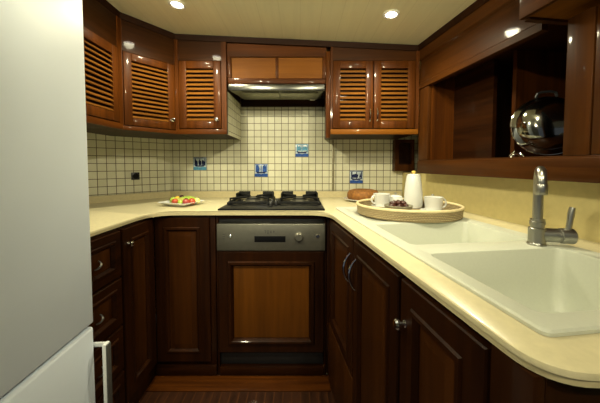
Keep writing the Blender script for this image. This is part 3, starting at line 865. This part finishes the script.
pts = [(RX * math.cos(2 * PI * k / n), RY * math.sin(2 * PI * k / n), HT) for k in range(n + 1)]
tube(bm, pts, .0065, 8, cap=False); obj('rim', bm, 'cane', tr)
TZ = tz + .0092
# coffee pot
def ring_handle(bm, c, rad, r, a0, a1, ang, sq=1.):
    pts = []
    for k in range(13):
        a = a0 + (a1 - a0) * k / 12
        u, z = rad * math.cos(a), rad * sq * math.sin(a)
        pts.append((c[0] + u * math.cos(ang), c[1] + u * math.sin(ang), c[2] + z))
    tube(bm, pts, r, 8)
jx, jy = .607, 1.468
j = thing('coffee_pot', 'tall white tapered coffee pot at the back of the tray', 'coffee pot', (jx, jy, TZ))
bm = B(); lathe(bm, [(.040, 0), (.045, .003), (.0475, .02), (.046, .08), (.041, .13), (.036, .165), (.034, .172), (.030, .1725)], n=40); obj('body', bm, 'china', j)
bm = B(); lathe(bm, [(.034, .1727), (.0335, .177), (.026, .181), (0, .183)], n=36); lid = obj('lid', bm, 'china', j)
bm = B(); lathe(bm, [(.006, .182), (.006, .186), (.0105, .190), (.010, .196), (0, .199)], n=18); obj('lid_knob', bm, 'gold', lid)
def saucer(x, y, label, r=.062):
    bm = B(); lathe(bm, [(.03, 0), (.034, .002), (r - .002, .009), (r, .011), (r - .003, .012), (.033, .005), (0, .0045)], n=36)
    return tag(obj('saucer', bm, 'china', loc=(x, y, TZ)), label, 'saucer', 'saucers on the tray')
def cup(x, y, z, label, ang):
    t = thing('cup', label, 'cup', (x, y, z), 0, 'white cups on the tray')
    bm = B(); lathe(bm, [(.028, 0), (.032, .002), (.038, .014), (.0425, .062), (.0435, .070), (.041, .070), (.036, .016), (.026, .006), (0, .005)], n=36, cap1=True); obj('bowl', bm, 'china', t)
    bm = B(); ring_handle(bm, (.037 * math.cos(ang), .037 * math.sin(ang), .040), .021, .0045, -PI * .5, PI * .5, ang, 1.05); obj('handle', bm, 'china', t)
    return t
def pot(x, y, label, ang):
    t = thing('sugar_pot', label, 'sugar pot', (x, y, TZ), 0, 'lidded white pots on the tray')
    bm = B(); lathe(bm, [(.026, 0), (.032, .003), (.038, .02), (.037, .048), (.035, .053), (.03, .053)], n=36); obj('body', bm, 'china', t)
    bm = B(); lathe(bm, [(.0355, .0532), (.035, .057), (.022, .064), (.0, .066)], n=32); l = obj('lid', bm, 'china', t)
    bm = B(); lathe(bm, [(.004, .065), (.004, .069), (.007, .072), (.006, .077), (0, .079)], n=14); obj('finial', bm, 'nickel', l)
    return t
saucer(.440, 1.475, 'white saucer under the left cup on the tray', .055)
cup(.440, 1.475, TZ + .0050, 'white cup with its handle to the left, at the left end of the tray', R(190))
pot(.526, 1.506, 'white lidded pot between the left cup and the coffee pot', 0)
saucer(.648, 1.328, 'white saucer under the right cup on the tray', .060)
cup(.648, 1.328, TZ + .0050, 'white cup with its handle to the right, at the right end of the tray', R(-5))
pot(.690, 1.425, 'white lidded pot standing behind the right cup', 0)
bx, by = .480, 1.335
bw = thing('stoneware_bowl', 'shallow grey-green bowl of dark dried fruit at the front of the tray', 'bowl', (bx, by, TZ))
bm = B(); lathe(bm, [(.038, 0), (.044, .002), (.062, .018), (.067, .034), (.064, .035), (.057, .020), (.038, .009), (0, .008)], n=40); obj('dish', bm, 'stoneware', bw)
k = 0
for u, v, z in ((-.028, -.006, 0), (.0, -.018, 0), (.028, -.008, 0), (-.016, .022, 0), (.016, .022, 0), (.0, .0, .012), (.020, .004, .010), (-.018, .004, .010)):
    blob('dried_fruit', 'dark brown dried fruit heaped in the grey-green bowl', 'dried fruit', 'date', bx + u * 1.15, by + v * 1.15, TZ + .030 + z * 1.3, .020, .014, .013, 'dried fruit in the bowl', rot=k * .9, jag=.12); k += 1

# ------------------------------------------------------------------ steel pan lid in the locker
pc = Vector((1.000, 1.115, 1.290))
nrm = Vector((-.36, -.91, .20)).normalized()
zq = nrm.to_track_quat('Z', 'Y').to_matrix().to_4x4()
ld = thing('pan_lid', 'large domed steel pan lid leaning inside the open locker', 'lid', (pc.x, pc.y, 1.153))
bm = B()
mm = Matrix.Translation((0, 0, pc.z - 1.153)) @ zq
lathe(bm, [(.116, -.016), (.120, -.014), (.121, -.006), (.114, .000), (.108, .004), (.106, .018), (.097, .038), (.078, .053), (.05, .063), (.02, .066), (0, .0665)], n=56, mat=mm, cap0=False)
obj('dome', bm, 'lidsteel', ld)
bm = B(); tube(bm, [mm @ Vector((.1205 * math.cos(2 * PI * k / 48), .1205 * math.sin(2 * PI * k / 48), -.012)) for k in range(49)], .0045, 8, cap=False); obj('rim', bm, 'chrome', ld)
upv = (Vector((0, 0, 1)) - nrm * nrm.z).normalized(); sdv = upv.cross(nrm).normalized()
bm = B()
c0 = Vector((0, 0, pc.z - 1.153)) + upv * .1185
tube(bm, [c0 - sdv * .035 - nrm * .004, c0 - sdv * .03 + upv * .016, c0 - sdv * .015 + upv * .022, c0 + sdv * .015 + upv * .022, c0 + sdv * .03 + upv * .016, c0 + sdv * .035 - nrm * .004], .0055, 8); obj('handle', bm, 'black', ld)
st = thing('wire_stand', 'chrome wire stand holding up the steel pan lid', 'stand', (pc.x, pc.y, 1.1525))
bm = B()
for s in (-1, 1):
    c1 = sdv * (-.108 * s) + nrm * .02; c1.z = 0
    pts = [c1 + Vector((0, 0, .003)) + Vector((math.cos(a) * .026, math.sin(a) * .015, .012 + .009 * math.sin(2 * a))) for a in [2 * PI * k / 20 for k in range(21)]]
    tube(bm, pts, .003, 6, cap=False)
    tube(bm, [c1 + Vector((-.026, 0, .003)), c1 + Vector((-.01, .0, .03)), c1 + Vector((.0, .012, .004))], .0028, 6)
tube(bm, [sdv * (-.11) + nrm * .02 + Vector((0, 0, .004)), sdv * .11 + nrm * .02 + Vector((0, 0, .004))], .003, 6)
for v in bm.verts: v.co.z = max(v.co.z, .0002)
obj('wire', bm, 'chrome', st)

# ------------------------------------------------------------------ ceiling lights
def downlight():
    t = thing('ceiling_light', '', 'ceiling light', (0, 0, 0), 0, 'recessed ceiling lights')
    bm = B(); lathe(bm, [(.028, .0), (.040, -.0), (.041, -.003), (.034, -.006), (.027, -.004)], n=32, cap0=False, cap1=False); obj('ring', bm, 'whitepl', t)
    bm = B(); lathe(bm, [(.0268, -.0015), (.020, -.0042), (0, -.005)], n=28, cap0=True); obj('lens', bm, 'lamp', t)
    return t
proto = downlight()
POS = [(-.603, 1.385, 'recessed ceiling light on the left, nearest the corner wall cabinet'), (.448, 1.385, 'recessed ceiling light on the right, above the tray side')]
POS += [(-.603, .43, 'recessed ceiling light beyond the left of the frame'), (.448, .43, 'recessed ceiling light beyond the right of the frame'),
        (-.603, -.55, 'added recessed ceiling light behind the left of the camera'), (.448, -.55, 'added recessed ceiling light behind the right of the camera')]  # last pair is unseen, added for more light from behind the camera
PW = [44, 36, 80, 52, 54, 42]
for i, (x, y, lab) in enumerate(POS):
    t = proto if i == 0 else copy_tree(proto)
    t.location = (x, y, ceilz(x) - .0008); t.rotation_euler = (0, math.atan(.0454), 0); t['label'] = lab
    l = bpy.data.lights.new('downlight_lamp', 'SPOT'); l.energy = PW[i]; l.color = (1, .92, .62); l.spot_size = R(150) if y > 1 else R(125); l.spot_blend = .7 if y > 1 else 1.; l.shadow_soft_size = .028
    lo = bpy.data.objects.new('downlight_lamp', l); COL.objects.link(lo); lo.location = (x, y, ceilz(x) - .012)
    if y < 1: lo.rotation_euler = (Vector((-x * .2, 2.1, 1.0)) - Vector((x, y, 1.9))).to_track_quat('-Z', 'Y').to_euler()

# daylight from the saloon behind the camera
wd = bpy.data.worlds.new('World'); S.world = wd; wd.use_nodes = True
bg = wd.node_tree.nodes['Background']; bg.inputs['Color'].default_value = (.85, .93, 1, 1); bg.inputs['Strength'].default_value = .11

S.view_settings.view_transform = 'Standard'; S.view_settings.look = 'None'
S.view_settings.exposure = 0; S.view_settings.gamma = 1
